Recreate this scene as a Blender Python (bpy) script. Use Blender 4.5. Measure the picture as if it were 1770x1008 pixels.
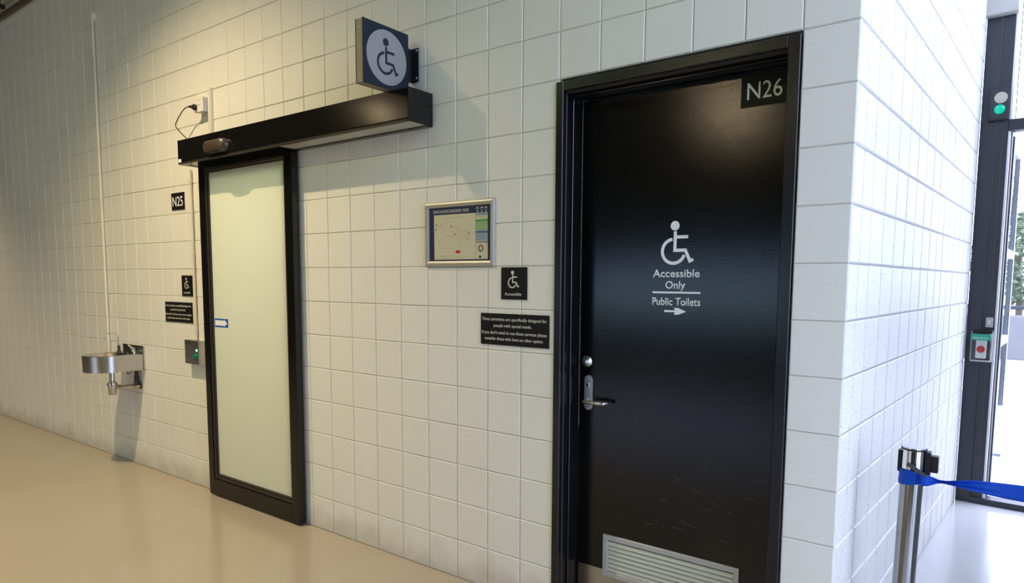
import bpy, bmesh, math, random
from mathutils import Vector, Matrix
random.seed(7)
PI = math.pi
for o in list(bpy.data.objects): bpy.data.objects.remove(o)
scn = bpy.context.scene
COL = scn.collection

# ---------------------------------------------------------------- camera
# focal length and principal point were measured in pixels of a 1770 x 1008 frame
cd = bpy.data.cameras.new('camera'); cam = bpy.data.objects.new('camera', cd); COL.objects.link(cam)
yaw, pit, rol = -.6380, -.0934, .0063
cy, sy, cp, sp = math.cos(yaw), math.sin(yaw), math.cos(pit), math.sin(pit)
fw = Vector((sy*cp, cy*cp, sp)); rt = Vector((cy, -sy, 0)); up = rt.cross(fw)
cr, sr = math.cos(rol), math.sin(rol)
R_, U_ = cr*rt + sr*up, -sr*rt + cr*up
M = Matrix((R_, U_, -fw)).transposed().to_4x4(); M.translation = Vector((3.4573, -2.5085, 1.5357))
cam.matrix_world = M
cd.sensor_fit = 'HORIZONTAL'; cd.sensor_width = 36; cd.lens = 1163.531/1770*36
cd.shift_x = (885-899.4)/1770; cd.shift_y = (593.24-504)/1770
cd.clip_start = .05; cd.clip_end = 200
scn.camera = cam

# ---------------------------------------------------------------- daylight, lamps, exposure
SKY = 6.8
w = bpy.data.worlds.new('overcast_sky'); scn.world = w; w.use_nodes = True
nt = w.node_tree; bg = nt.nodes['Background']
tc = nt.nodes.new('ShaderNodeTexCoord'); sx = nt.nodes.new('ShaderNodeSeparateXYZ'); rp = nt.nodes.new('ShaderNodeValToRGB')
nt.links.new(tc.outputs['Generated'], sx.inputs[0]); nt.links.new(sx.outputs['Z'], rp.inputs['Fac']); nt.links.new(rp.outputs[0], bg.inputs[0])
rp.color_ramp.elements[0].position = 0.0; rp.color_ramp.elements[0].color = (.68, .74, 1, 1)
rp.color_ramp.elements[1].position = .6; rp.color_ramp.elements[1].color = (.65, .72, 1, 1)
bg.inputs[1].default_value = SKY

def spot(name, loc, aim, power, size, blend, color, radius=.03):
    l = bpy.data.lights.new(name, 'SPOT'); l.energy = power; l.spot_size = math.radians(size); l.spot_blend = blend
    l.color = color; l.shadow_soft_size = radius
    o = bpy.data.objects.new(name, l); COL.objects.link(o); o.location = loc
    o.rotation_euler = (Vector(aim)-Vector(loc)).to_track_quat('-Z', 'Y').to_euler()
    return o
WARM = (1.0, .75, .44)
SPOTS = [  # location, aim, power, cone, blend, radius
    ((-1.0, -1.7, 4.60), (-1.0, -1.7, 0), 700, 120, 1.0, .03),
    ((-6.9, -1.7, 4.60), (-6.9, -1.7, 0), 400, 100, .71, .03),
    ((-6.3, -6.6, 4.60), (-2.0, 0, 1.5), 24, 75, .8, .06),
    ((-.75, -9.1, 4.55), (2.2, 0, 1.6), 75, 50, .8, .06),
]
def fill_lamp(loc, power, sx, sy):
    l = bpy.data.lights.new('unseen_fill_lamp', 'AREA'); l.shape = 'RECTANGLE'; l.size = sx; l.size_y = sy; l.energy = power; l.color = (.80, 1, .46)
    o = bpy.data.objects.new('unseen_fill_lamp', l); COL.objects.link(o); o.location = loc
for lo in ((.2, -4.4, 4.9), (-2.6, -5.2, 4.9)): fill_lamp(lo, 46, 1.4, .4)  # unseen greenish fill, added to lift the ambient on the upper wall
for i, (lo, ai, po, si, bl, ra) in enumerate(SPOTS):
    spot('spotlight_lamp', lo, ai, po, si, bl, WARM, ra)

vs = scn.view_settings
scn.display_settings.display_device = 'sRGB'
vs.view_transform = 'Standard'; vs.look = 'None'; vs.gamma = 1; vs.use_curve_mapping = False
vs.exposure = 0.0

# ---------------------------------------------------------------- materials
def mat(name, col, rough=.5, metal=0, spec=.5, noise=None, bump=None, emit=None, coat=0, trans=0, alpha=1):
    m = bpy.data.materials.new(name); m.use_nodes = True
    n = m.node_tree; b = n.nodes['Principled BSDF']
    b.inputs['Base Color'].default_value = (*col, 1); b.inputs['Roughness'].default_value = rough
    b.inputs['Metallic'].default_value = metal; b.inputs['Specular IOR Level'].default_value = spec
    b.inputs['Coat Weight'].default_value = coat; b.inputs['Transmission Weight'].default_value = trans
    if emit:
        b.inputs['Emission Color'].default_value = (*emit[0], 1); b.inputs['Emission Strength'].default_value = emit[1]
    geo = None
    if noise or bump:
        geo = n.nodes.new('ShaderNodeNewGeometry')
    if noise:                                   # (scale, other colour, amount)
        t = n.nodes.new('ShaderNodeTexNoise'); t.inputs['Scale'].default_value = noise[0]; t.inputs['Detail'].default_value = 5
        n.links.new(geo.outputs['Position'], t.inputs['Vector'])
        mr = n.nodes.new('ShaderNodeMapRange'); mr.inputs[1].default_value = .35; mr.inputs[2].default_value = .7; mr.inputs[4].default_value = noise[2]
        mx = n.nodes.new('ShaderNodeMix'); mx.data_type = 'RGBA'
        n.links.new(t.outputs['Fac'], mr.inputs[0]); n.links.new(mr.outputs[0], mx.inputs['Factor'])
        mx.inputs['A'].default_value = (*col, 1); mx.inputs['B'].default_value = (*noise[1], 1)
        n.links.new(mx.outputs['Result'], b.inputs['Base Color'])
    if bump:                                    # (scale, strength, distance)
        t = n.nodes.new('ShaderNodeTexNoise'); t.inputs['Scale'].default_value = bump[0]; t.inputs['Detail'].default_value = 3
        n.links.new(geo.outputs['Position'], t.inputs['Vector'])
        bp = n.nodes.new('ShaderNodeBump'); bp.inputs['Strength'].default_value = bump[1]; bp.inputs['Distance'].default_value = bump[2]
        n.links.new(t.outputs['Fac'], bp.inputs['Height']); n.links.new(bp.outputs[0], b.inputs['Normal'])
    return m

def wall_paint(name, col, dirt, pits):
    m = mat(name, col, .42, spec=.45)
    n = m.node_tree; b = n.nodes['Principled BSDF']; L = n.links.new
    geo = n.nodes.new('ShaderNodeNewGeometry')
    sep = n.nodes.new('ShaderNodeSeparateXYZ'); L(geo.outputs['Position'], sep.inputs[0])
    ns = n.nodes.new('ShaderNodeTexNoise'); ns.inputs['Scale'].default_value = 6; ns.inputs['Detail'].default_value = 6; L(geo.outputs['Position'], ns.inputs['Vector'])
    # scuffs and grime low on the wall
    a = n.nodes.new('ShaderNodeMath'); a.operation = 'MULTIPLY_ADD'; L(ns.outputs['Fac'], a.inputs[0]); a.inputs[1].default_value = -.25; L(sep.outputs['Z'], a.inputs[2])
    mr = n.nodes.new('ShaderNodeMapRange'); L(a.outputs[0], mr.inputs[0]); mr.inputs[1].default_value = -.10; mr.inputs[2].default_value = .03; mr.inputs[3].default_value = .45*dirt; mr.inputs[4].default_value = 0
    mx = n.nodes.new('ShaderNodeMix'); mx.data_type = 'RGBA'; L(mr.outputs[0], mx.inputs['Factor'])
    mx.inputs['A'].default_value = (*col, 1); mx.inputs['B'].default_value = (.36, .31, .25, 1)
    # small open pores of the block face
    vo = n.nodes.new('ShaderNodeTexNoise'); vo.inputs['Scale'].default_value = 130; vo.inputs['Detail'].default_value = 2; L(geo.outputs['Position'], vo.inputs['Vector'])
    m2 = n.nodes.new('ShaderNodeMapRange'); L(vo.outputs['Fac'], m2.inputs[0]); m2.inputs[1].default_value = .31 if pits > .5 else .27; m2.inputs[2].default_value = .38 if pits > .5 else .34; m2.inputs[3].default_value = pits; m2.inputs[4].default_value = 0
    mz = n.nodes.new('ShaderNodeMix'); mz.data_type = 'RGBA'; L(m2.outputs[0], mz.inputs['Factor']); L(mx.outputs['Result'], mz.inputs['A']); mz.inputs['B'].default_value = (.42, .42, .42, 1)
    L(mz.outputs['Result'], b.inputs['Base Color'])
    fi = n.nodes.new('ShaderNodeTexNoise'); fi.inputs['Scale'].default_value = 75; fi.inputs['Detail'].default_value = 4; L(geo.outputs['Position'], fi.inputs['Vector'])
    bp = n.nodes.new('ShaderNodeBump'); bp.inputs['Strength'].default_value = .28; bp.inputs['Distance'].default_value = .004; L(fi.outputs['Fac'], bp.inputs['Height'])
    L(bp.outputs[0], b.inputs['Normal'])
    return m

def thin_glass(name, tint):
    m = bpy.data.materials.new(name); m.use_nodes = True; n = m.node_tree; n.nodes.clear()
    o = n.nodes.new('ShaderNodeOutputMaterial'); t = n.nodes.new('ShaderNodeBsdfTransparent'); g = n.nodes.new('ShaderNodeBsdfGlossy')
    f = n.nodes.new('ShaderNodeLayerWeight'); f.inputs[0].default_value = .5; mx = n.nodes.new('ShaderNodeMixShader')
    pw = n.nodes.new('ShaderNodeMath'); pw.operation = 'POWER'; pw.inputs[1].default_value = 4
    sc_ = n.nodes.new('ShaderNodeMath'); sc_.operation = 'MULTIPLY_ADD'; sc_.inputs[1].default_value = .55; sc_.inputs[2].default_value = .04
    t.inputs[0].default_value = (*tint, 1); g.inputs['Roughness'].default_value = .02
    n.links.new(f.outputs['Facing'], pw.inputs[0]); n.links.new(pw.outputs[0], sc_.inputs[0]); n.links.new(sc_.outputs[0], mx.inputs[0])
    n.links.new(t.outputs[0], mx.inputs[1]); n.links.new(g.outputs[0], mx.inputs[2]); n.links.new(mx.outputs[0], o.inputs[0])
    return m

def black_paint(name, col, rough, flecks):
    m = mat(name, col, rough, spec=.5)
    n = m.node_tree; b = n.nodes['Principled BSDF']; L = n.links.new
    geo = n.nodes.new('ShaderNodeNewGeometry')
    mp = n.nodes.new('ShaderNodeMapping'); mp.inputs['Scale'].default_value = (14, 14, 55); mp.inputs['Rotation'].default_value = (0, .5, 0); L(geo.outputs['Position'], mp.inputs[0])
    ns = n.nodes.new('ShaderNodeTexNoise'); ns.inputs['Scale'].default_value = 1.6; ns.inputs['Detail'].default_value = 2; L(mp.outputs[0], ns.inputs['Vector'])
    mr = n.nodes.new('ShaderNodeMapRange'); L(ns.outputs['Fac'], mr.inputs[0]); mr.inputs[1].default_value = .765; mr.inputs[2].default_value = .80; mr.inputs[4].default_value = flecks
    mx = n.nodes.new('ShaderNodeMix'); mx.data_type = 'RGBA'; L(mr.outputs[0], mx.inputs['Factor']); mx.inputs['A'].default_value = (*col, 1); mx.inputs['B'].default_value = (.3, .3, .3, 1)
    L(mx.outputs['Result'], b.inputs['Base Color'])
    f = n.nodes.new('ShaderNodeTexNoise'); f.inputs['Scale'].default_value = 230; f.inputs['Detail'].default_value = 3; L(geo.outputs['Position'], f.inputs['Vector'])
    bp = n.nodes.new('ShaderNodeBump'); bp.inputs['Strength'].default_value = .40; bp.inputs['Distance'].default_value = .0005; L(f.outputs['Fac'], bp.inputs['Height']); L(bp.outputs[0], b.inputs['Normal'])
    return m

PAINT = wall_paint('white_block_paint', (.80, .785, .735), 1, .12)
PAINT2 = wall_paint('white_block_paint_porous', (.85, .83, .775), .5, .95)
MORTAR = mat('painted_mortar', (.54, .53, .50), .5)
MORTAR2 = mat('painted_mortar_grey', (.46, .46, .48), .6)
CONDUIT = mat('painted_conduit', (.72, .68, .58), .5)
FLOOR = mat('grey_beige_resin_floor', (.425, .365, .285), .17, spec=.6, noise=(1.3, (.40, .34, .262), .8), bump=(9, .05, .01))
DARKC = mat('dark_soffit', (.02, .02, .02), .8)
UPPER = mat('upper_concrete', (.10, .10, .09), .7)
GRASS = mat('grass', (.24, .40, .13), .9, noise=(.5, (.18, .32, .10), .8))
BEAM = mat('beam_paint', (.46, .45, .37), .5)
BROWN = mat('brown_pipe', (.10, .07, .05), .5)
ALU_BLACK = mat('black_aluminium', (.007, .007, .007), .15, spec=.4)
ALU_BLACK2 = mat('black_aluminium_bead', (.030, .025, .020), .36, spec=.7)
FROST = mat('frosted_pane', (.76, .77, .70), .28, spec=.5)
_n = FROST.node_tree; _t = _n.nodes.new('ShaderNodeBsdfTranslucent'); _t.inputs[0].default_value = (.80, .84, .72, 1)
_m = _n.nodes.new('ShaderNodeMixShader'); _m.inputs[0].default_value = .35
_n.links.new(_n.nodes['Principled BSDF'].outputs[0], _m.inputs[1]); _n.links.new(_t.outputs[0], _m.inputs[2]); _n.links.new(_m.outputs[0], _n.nodes['Material Output'].inputs[0])
DOORBLK = black_paint('black_gloss_door_paint', (.003, .003, .0035), .15, .9)
FRAMEBLK = black_paint('black_gloss_frame_paint', (.008, .008, .011), .22, .5)
JAMBBLK = mat('black_glossy_jamb', (.006, .006, .007), .10)
WORN = mat('worn_timber_edge', (.36, .25, .18), .6, noise=(60, (.03, .025, .02), .9))
WHITE = mat('white_vinyl', (.88, .89, .92), .5)
CREAMW = mat('off_white_print', (.66, .64, .58), .5)
SIGNBLK = mat('black_sign_plate', (.008, .008, .009), .5, spec=.25)
NAVY = mat('navy_sign_enamel', (.010, .019, .036), .42, spec=.3)
GREYDISC = mat('pale_grey_disc', (.32, .32, .31), .55, spec=.2)
TAN = mat('tan_edge_metal', (.30, .25, .17), .5)
STEEL = mat('brushed_stainless', (.58, .56, .53), .24, metal=1, noise=(40, (.48, .46, .43), .6))
STEEL2 = mat('satin_stainless', (.55, .55, .55), .34, metal=1)
CHROME = mat('chrome', (.75, .75, .75), .08, metal=1)
SILV = mat('anodised_silver', (.50, .49, .44), .40, metal=.45)
ALUG = mat('grille_aluminium', (.50, .50, .50), .42, metal=.35)
BRONZE = mat('bronze_sensor_plastic', (.07, .05, .04), .28, spec=.6)
HDRUNDER = mat('header_underside', (.42, .42, .38), .4)
WPLAST = mat('white_plastic', (.78, .77, .72), .35)
BLKPLAST = mat('black_plastic', (.012, .012, .012), .4)
BLKRUB = mat('dark_rubber', (.03, .03, .03), .6)
GREENBTN = mat('green_button', (.0, .16, .075), .15)
GREENLIT = mat('green_led', (.2, .9, .5), .3, emit=((.25, 1, .55), 2.5))
GREENLENS = mat('green_lens', (.0, .45, .28), .1, emit=((.0, .8, .45), .35))
GREENLBL = mat('green_label', (.02, .40, .26), .35)
REDBTN = mat('red_button', (.62, .03, .03), .35)
CLEARPL = thin_glass('clear_plastic_cover', (.93, .95, .95))
GLASS = thin_glass('window_glass', (.93, .96, .96))
POSTDK = mat('charcoal_aluminium', (.035, .038, .05), .36, spec=.5, noise=(3, (.05, .052, .066), .5))
GREYBOX = mat('pale_grey_steel', (.50, .49, .46), .45)
BLUEBELT = mat('blue_webbing', (.002, .060, .46), .55, spec=.25, bump=(400, .4, .001))
BLUEST = mat('blue_sticker', (.01, .13, .55), .4)
CONC = mat('pale_concrete', (.62, .62, .60), .8, noise=(2, (.55, .55, .53), .8))
LEAF = mat('tree_leaf', (.12, .17, .10), .7)
BARK = mat('tree_bark', (.10, .08, .06), .8)
TILEG = mat('print_green', (.02, .30, .05), .5); PALEG = mat('print_pale_green', (.33, .46, .22), .5)
TILEB = mat('print_blue', (.02, .13, .38), .5); PALEB = mat('print_grey_blue', (.30, .37, .45), .5)
PRED = mat('print_red', (.50, .03, .02), .5); PGREY = mat('print_grey', (.30, .29, .25), .5); PDARK = mat('print_dark', (.04, .04, .045), .5)
MAPC = mat('print_cream', (.62, .58, .42), .4); PNAVY = mat('print_navy', (.03, .035, .085), .3)

# ---------------------------------------------------------------- mesh helpers
class MB:
    def __init__(s): s.bm = bmesh.new()
    def box(s, x0, x1, y0, y1, z0, z1, bev=0, seg=1, rot=None):
        r = bmesh.ops.create_cube(s.bm, size=1); vs_ = r['verts']
        mtx = Matrix.Translation(((x0+x1)/2, (y0+y1)/2, (z0+z1)/2)) @ Matrix.Diagonal((abs(x1-x0), abs(y1-y0), abs(z1-z0), 1))
        bmesh.ops.transform(s.bm, matrix=mtx, verts=vs_)
        if bev:
            es = list({e for v in vs_ for e in v.link_edges})
            out = bmesh.ops.bevel(s.bm, geom=es, offset=bev, segments=seg, affect='EDGES', profile=.5)
            vs_ = list({v for f in out['faces'] for v in f.verts} | {v for v in vs_ if v.is_valid})
        if rot is not None: bmesh.ops.transform(s.bm, matrix=rot, verts=vs_)
        return s
    def tube(s, path, r, seg=12, cap=True):
        pts = [Vector(p) for p in path]; rs = r if isinstance(r, (list, tuple)) else [r]*len(pts)
        rings = []; prev = None
        for i, p in enumerate(pts):
            d = (pts[min(i+1, len(pts)-1)] - pts[max(i-1, 0)])
            if d.length < 1e-9: d = prev_d
            prev_d = d; d = d.normalized()
            if prev is None:
                a = Vector((0, 0, 1)) if abs(d.z) < .9 else Vector((1, 0, 0)); u = d.cross(a).normalized()
            else:
                u = (prev - d*prev.dot(d)).normalized()
            prev = u; v = d.cross(u)
            rings.append([s.bm.verts.new(p + (u*math.cos(2*PI*k/seg) + v*math.sin(2*PI*k/seg))*rs[i]) for k in range(seg)])
        for a, b in zip(rings, rings[1:]):
            for k in range(seg):
                s.bm.faces.new((a[k], a[(k+1) % seg], b[(k+1) % seg], b[k]))
        if cap: s.bm.faces.new(rings[0][::-1]); s.bm.faces.new(rings[-1])
        return s
    def lathe(s, c, prof, seg=32, ax='z', closed_top=True):
        # prof: list of (radius, height) about the axis through c
        rings = []
        for r, h in prof:
            ring = []
            for k in range(seg):
                a = 2*PI*k/seg; ca, sa = max(r, 1e-5)*math.cos(a), max(r, 1e-5)*math.sin(a)
                if ax == 'z': q = (c[0]+ca, c[1]+sa, c[2]+h)
                elif ax == 'y': q = (c[0]+ca, c[1]-h, c[2]+sa)
                else: q = (c[0]+h, c[1]+ca, c[2]+sa)
                ring.append(s.bm.verts.new(q))
            rings.append(ring)
        for a, b in zip(rings, rings[1:]):
            for k in range(seg): s.bm.faces.new((a[k], a[(k+1) % seg], b[(k+1) % seg], b[k]))
        if closed_top: s.bm.faces.new(rings[0][::-1]); s.bm.faces.new(rings[-1])
        return s
    def prism(s, poly, t, mtx):
        # 2-D polygon extruded from 0 to t along local z, then placed by mtx
        a = [s.bm.verts.new(mtx @ Vector((x, y, 0))) for x, y in poly]
        b = [s.bm.verts.new(mtx @ Vector((x, y, t))) for x, y in poly]
        s.bm.faces.new(a[::-1]); s.bm.faces.new(b)
        for i in range(len(poly)):
            j = (i+1) % len(poly); s.bm.faces.new((a[i], a[j], b[j], b[i]))
        return s
    def mesh(s, name, m, smooth=False):
        bmesh.ops.recalc_face_normals(s.bm, faces=s.bm.faces)
        me = bpy.data.meshes.new(name); s.bm.to_mesh(me); s.bm.free()
        me.materials.append(m)
        if smooth:
            me.polygons.foreach_set('use_smooth', [True]*len(me.polygons))
            try: me.set_sharp_from_angle(angle=math.radians(38))
            except Exception: pass
        return me

OFF = {}
def tag(o, label=None, cat=None, group=None, kind=None):
    if label: o['label'] = label
    if cat: o['category'] = cat
    if group: o['group'] = group
    if kind: o['kind'] = kind
    return o
def thing(name, loc, label, cat, group=None, kind=None, local=False, rz=0):
    o = bpy.data.objects.new(name, None); COL.objects.link(o); o.location = loc; o.rotation_euler = (0, 0, rz)
    o.empty_display_size = .1
    OFF[o] = Vector((0, 0, 0)) if local else Vector(loc)
    return tag(o, label, cat, group, kind)
def part(name, mb, m, parent=None, smooth=False, label=None, kind=None):
    me = mb.mesh(name, m, smooth) if isinstance(mb, MB) else mb
    if not isinstance(mb, MB) and not me.materials: me.materials.append(m)
    o = bpy.data.objects.new(name, me); COL.objects.link(o)
    if parent is not None:
        off = OFF[parent]; me.transform(Matrix.Translation(-off)); o.parent = parent; OFF[o] = off
    else: OFF[o] = Vector((0, 0, 0))
    if label: o['label'] = label
    if kind: o['kind'] = kind
    return o
def single(name, mb, m, label, cat, kind=None, smooth=False, group=None):
    o = part(name, mb, m, None, smooth); return tag(o, label, cat, group, kind)
def copy_tree(o, parent=None):
    c = o.copy(); COL.objects.link(c); c.parent = parent
    for ch in list(o.children): copy_tree(ch, c)
    return c

def face_wall(x, y, z):   # local X -> +x, local Y -> +z, normal -> -y (front of the long wall)
    return Matrix(((1, 0, 0, x), (0, 0, -1, y), (0, 1, 0, z), (0, 0, 0, 1)))
def face_east(x, y, z):   # local X -> +y, local Y -> +z, normal -> +x
    return Matrix(((0, 0, 1, x), (1, 0, 0, y), (0, 1, 0, z), (0, 0, 0, 1)))

def text_mesh(s, width, cap, t, mtx, m, bold=.012, base='H'):
    """lettering fitted to a width and a cap height; baseline-left at the matrix origin"""
    def raw(st):
        cu = bpy.data.curves.new('t', 'FONT'); cu.body = st; cu.size = 1; cu.offset = bold; cu.resolution_u = 3
        ob = bpy.data.objects.new('t', cu); COL.objects.link(ob); bpy.context.view_layer.update()
        me = bpy.data.meshes.new_from_object(ob.evaluated_get(bpy.context.evaluated_depsgraph_get()))
        bpy.data.objects.remove(ob); bpy.data.curves.remove(cu); return me
    h = raw(base); H = max(v.co.y for v in h.vertices) - min(v.co.y for v in h.vertices); bpy.data.meshes.remove(h)
    me = raw(s); xs = [v.co.x for v in me.vertices]; x0, x1 = min(xs), max(xs)
    bm = bmesh.new(); bm.from_mesh(me); bpy.data.meshes.remove(me)
    bmesh.ops.remove_doubles(bm, verts=bm.verts, dist=1e-5)
    sc = Matrix.Diagonal((width/(x1-x0), cap/H, 1, 1)) @ Matrix.Translation((-x0, 0, 0))
    bmesh.ops.transform(bm, matrix=sc, verts=bm.verts)
    r = bmesh.ops.extrude_face_region(bm, geom=list(bm.faces))
    for v in [g for g in r['geom'] if isinstance(g, bmesh.types.BMVert)]: v.co.z += t
    bmesh.ops.transform(bm, matrix=mtx, verts=bm.verts)
    bmesh.ops.recalc_face_normals(bm, faces=bm.faces)
    out = bpy.data.meshes.new('lettering'); bm.to_mesh(out); bm.free(); out.materials.append(m)
    return out

def stroke(pts, wd):
    """outline polygon of a mitred polyline"""
    P = [Vector(p) for p in pts]; L, Rr = [], []
    for i, p in enumerate(P):
        d0 = (P[i]-P[i-1]).normalized() if i else (P[1]-P[0]).normalized()
        d1 = (P[i+1]-P[i]).normalized() if i < len(P)-1 else d0
        n0 = Vector((-d0.y, d0.x)); n1 = Vector((-d1.y, d1.x)); n = (n0+n1).normalized()
        k = wd/2/max(.35, n.dot(n1)); L.append(p+n*k); Rr.append(p-n*k)
    return [tuple(v) for v in L + Rr[::-1]]
def access_symbol(mb, h, t, mtx):
    S = lambda pts: [(x*h, y*h) for x, y in pts]
    mb.prism(S([(.335+.108*math.cos(a*PI/14), .89+.108*math.sin(a*PI/14)) for a in range(28)]), t, mtx)
    for i, q in enumerate((((.345, .765), (.345, .33), (.60, .33), (.714, .085), (.792, .122)), ((.345, .632), (.655, .632)))):
        mb.prism(S(stroke(q, .073)), t*(1+.15*i), mtx)
    a0, a1 = math.radians(97), math.radians(341)
    arc = [(.312+.275*math.cos(a0+(a1-a0)*k/30), .31+.275*math.sin(a0+(a1-a0)*k/30)) for k in range(31)]
    mb.prism(S(stroke(arc, .073)), t*.9, mtx)
    return mb

# ---------------------------------------------------------------- room shell
XC, TH = 2.983, .059                       # corner of the two walls; side wall turns 3.4 degrees past square
E0 = Vector((3.165, 3.09, 0))
FLOOR2 = mat('daylight_paled_floor', (.72, .72, .71), .14, spec=.6, noise=(1.3, (.67, .67, .66), .8), bump=(9, .05, .01))  # concourse floor made paler here: daylight on it put into the colour
single('floor', MB().box(2.9, 4.55, -9.6, 3.30, -.15, 0), FLOOR2, 'glossy floor in front of the glazed entrance, daylight painted in as pale grey', 'floor', 'structure')
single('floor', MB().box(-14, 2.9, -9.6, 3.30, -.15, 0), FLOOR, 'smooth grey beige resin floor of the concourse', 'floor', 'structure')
single('ceiling', MB().box(-14, 4.55, -9.6, 3.2, 5.0, 5.15), DARKC, 'dark high soffit over the concourse', 'ceiling', 'structure')
single('ground', MB().box(-30, 4.6, 3.32, 60, -.20, -.02).box(4.6, 40, -60, 60, -.20, -.02), CONC, 'pale sunlit concrete paving outside the glass doors', 'ground', 'structure')

def block_mesh(wd, ht, nm, m):
    bm = bmesh.new(); e, d = (.0046, .0064) if m is PAINT2 else (.0034, .0046)
    def ring(ix, y): return [bm.verts.new((sx_*(wd/2-ix), y, sz_*(ht/2-ix))) for sx_, sz_ in ((-1, -1), (1, -1), (1, 1), (-1, 1))]
    g = .0028 if m is PAINT2 else .0014
    a, b2, c = ring(e+g, 0), ring(g, d), ring(g, .012)
    bm.faces.new(a); 
    for p, q in ((a, b2), (b2, c)):
        for k in range(4): bm.faces.new((p[k], q[k], q[(k+1) % 4], p[(k+1) % 4]))
    bmesh.ops.recalc_face_normals(bm, faces=bm.faces)
    bmesh.ops.reverse_faces(bm, faces=[f for f in bm.faces if f.normal.y > .9])
    me = bpy.data.meshes.new(nm); bm.to_mesh(me); bm.free(); me.materials.append(m); return me

ci = cam.matrix_world.inverted(); FPX = 1163.531
def project(p):
    q = ci @ Vector(p); return (899.4 + FPX*q.x/-q.z, 593.24 - FPX*q.y/-q.z) if q.z < -.05 else None
def share(cs):
    P = [project(c) for c in cs]
    if any(p is None for p in P): return 0
    cx_, cy_ = sum(p[0] for p in P)/4, sum(p[1] for p in P)/4
    if not (-12 < cx_ < 1782 and -12 < cy_ < 1020): return 0
    return abs(sum(P[i][0]*P[(i+1) % 4][1]-P[(i+1) % 4][0]*P[i][1] for i in range(4)))/2

def lay_blocks(root, cells, place, m, prefix):
    """cells: (u0,u1,z0,z1) in the wall's own plane; the 300 that show largest become objects, the rest one mesh"""
    sc = []
    for c in cells:
        u0, u1, z0, z1 = c
        sc.append((share([place(u0, z0), place(u1, z0), place(u1, z1), place(u0, z1)]), c))
    sc.sort(key=lambda q: -q[0]); cache = {}; rest = bmesh.new(); nrest = 0
    for i, (s_, (u0, u1, z0, z1)) in enumerate(sc):
        key = (round(u1-u0, 3), round(z1-z0, 3))
        if key not in cache: cache[key] = block_mesh(key[0], key[1], 'block', m)
        dy = random.uniform(-.0007, .0007); tz = random.uniform(-.0025, .0025); tx = random.uniform(-.0025, .0025)
        loc = Vector(((u0+u1)/2, dy, (z0+z1)/2))
        if i < 300 and s_ > 0:
            o = bpy.data.objects.new('block', cache[key]); COL.objects.link(o); o.parent = root
            o.location = loc; o.rotation_euler = (tx, 0, tz)
        else:
            n0 = len(rest.verts); rest.from_mesh(cache[key]); rest.verts.ensure_lookup_table()
            mt = Matrix.Translation(loc) @ Matrix.Rotation(tz, 4, 'Z') @ Matrix.Rotation(tx, 4, 'X')
            bmesh.ops.transform(rest, matrix=mt, verts=rest.verts[n0:]); nrest += 1
    me = bpy.data.meshes.new(prefix); rest.to_mesh(me); rest.free(); me.materials.append(m)
    o = bpy.data.objects.new('block_field', me); COL.objects.link(o); o.parent = root; o['kind'] = 'stuff'

# long wall (front faces -y). openings: N26 doorway and the sliding doorway
DX0, DX1, DTOP = 1.800, 2.800, 2.400
SX0, SX1, STOP = -1.0, -.2, 2.2
TOPZ = 4.04
mw = MB()
for x0, x1, z0, z1 in ((-14, SX0, 0, 4.2), (SX0, SX1, STOP, 4.2), (SX1, DX0, 0, 4.2), (DX0, DX1, DTOP, 4.2), (DX1, 2.978, 0, 4.2), (-14, 2.978, 4.2, 5.0)):
    mw.box(x0, x1, .0048, .21, z0, z1)
wall_front = part('wall_front', mw, MORTAR); tag(wall_front, 'long white painted block wall with the two black doors', 'wall', kind='structure')
OFF[wall_front] = Vector((0, 0, 0))
cells = []
xs = [i*.2 for i in range(-36, 15)] + [2.983]
for i in range(len(xs)-1):
    for r in range(23 if xs[i] > 0 else 21):
        x0, x1, z0, z1 = xs[i], xs[i+1], r*.2, r*.2+.2
        if x0 >= DX0-.01 and x1 <= DX1+.01 and z1 <= DTOP+.01: continue
        if x0 >= SX0-.01 and x1 <= SX1+.01 and z1 <= STOP+.01: continue
        cells.append((x0, x1, z0, min(z1, 5)))
lay_blocks(wall_front, cells, lambda u, z: (u, 0, z), PAINT, 'block_field')

# side wall: local u along the wall from the corner
ws = thing('wall_right', (XC, 0, 0), 'bright porous white block wall beside the barrier post', 'wall', kind='structure', local=True, rz=PI/2-TH)
# local +x runs along the wall; local -y faces the open side
part('mortar_bed', MB().box(.008, 3.118, .0066, .20, 0, 5.0), MORTAR2, ws)
us = [0, .125, .271, .470, .670, .872, 1.075, 1.282, 1.482, 1.690, 1.883, 2.088, 2.298, 2.499, 2.70, 2.90, 3.098]
dv = Vector((math.sin(TH), math.cos(TH), 0))
lay_blocks(ws, [(us[i], us[i+1], r*.2, r*.2+.2) for i in range(16) for r in range(25)],
           lambda u, z: tuple(Vector((XC, 0, 0)) + dv*u + Vector((0, 0, z))), PAINT2, 'block_field')
# building core behind the two walls, closed so that no daylight leaks through
single('wall_core', MB().box(-14, 2.75, 3.06, 3.30, 0, 5.0).box(-14, -13.8, .22, 3.05, 0, 5), UPPER, 'outer wall of the rooms behind the block walls', 'wall', 'structure')
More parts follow.
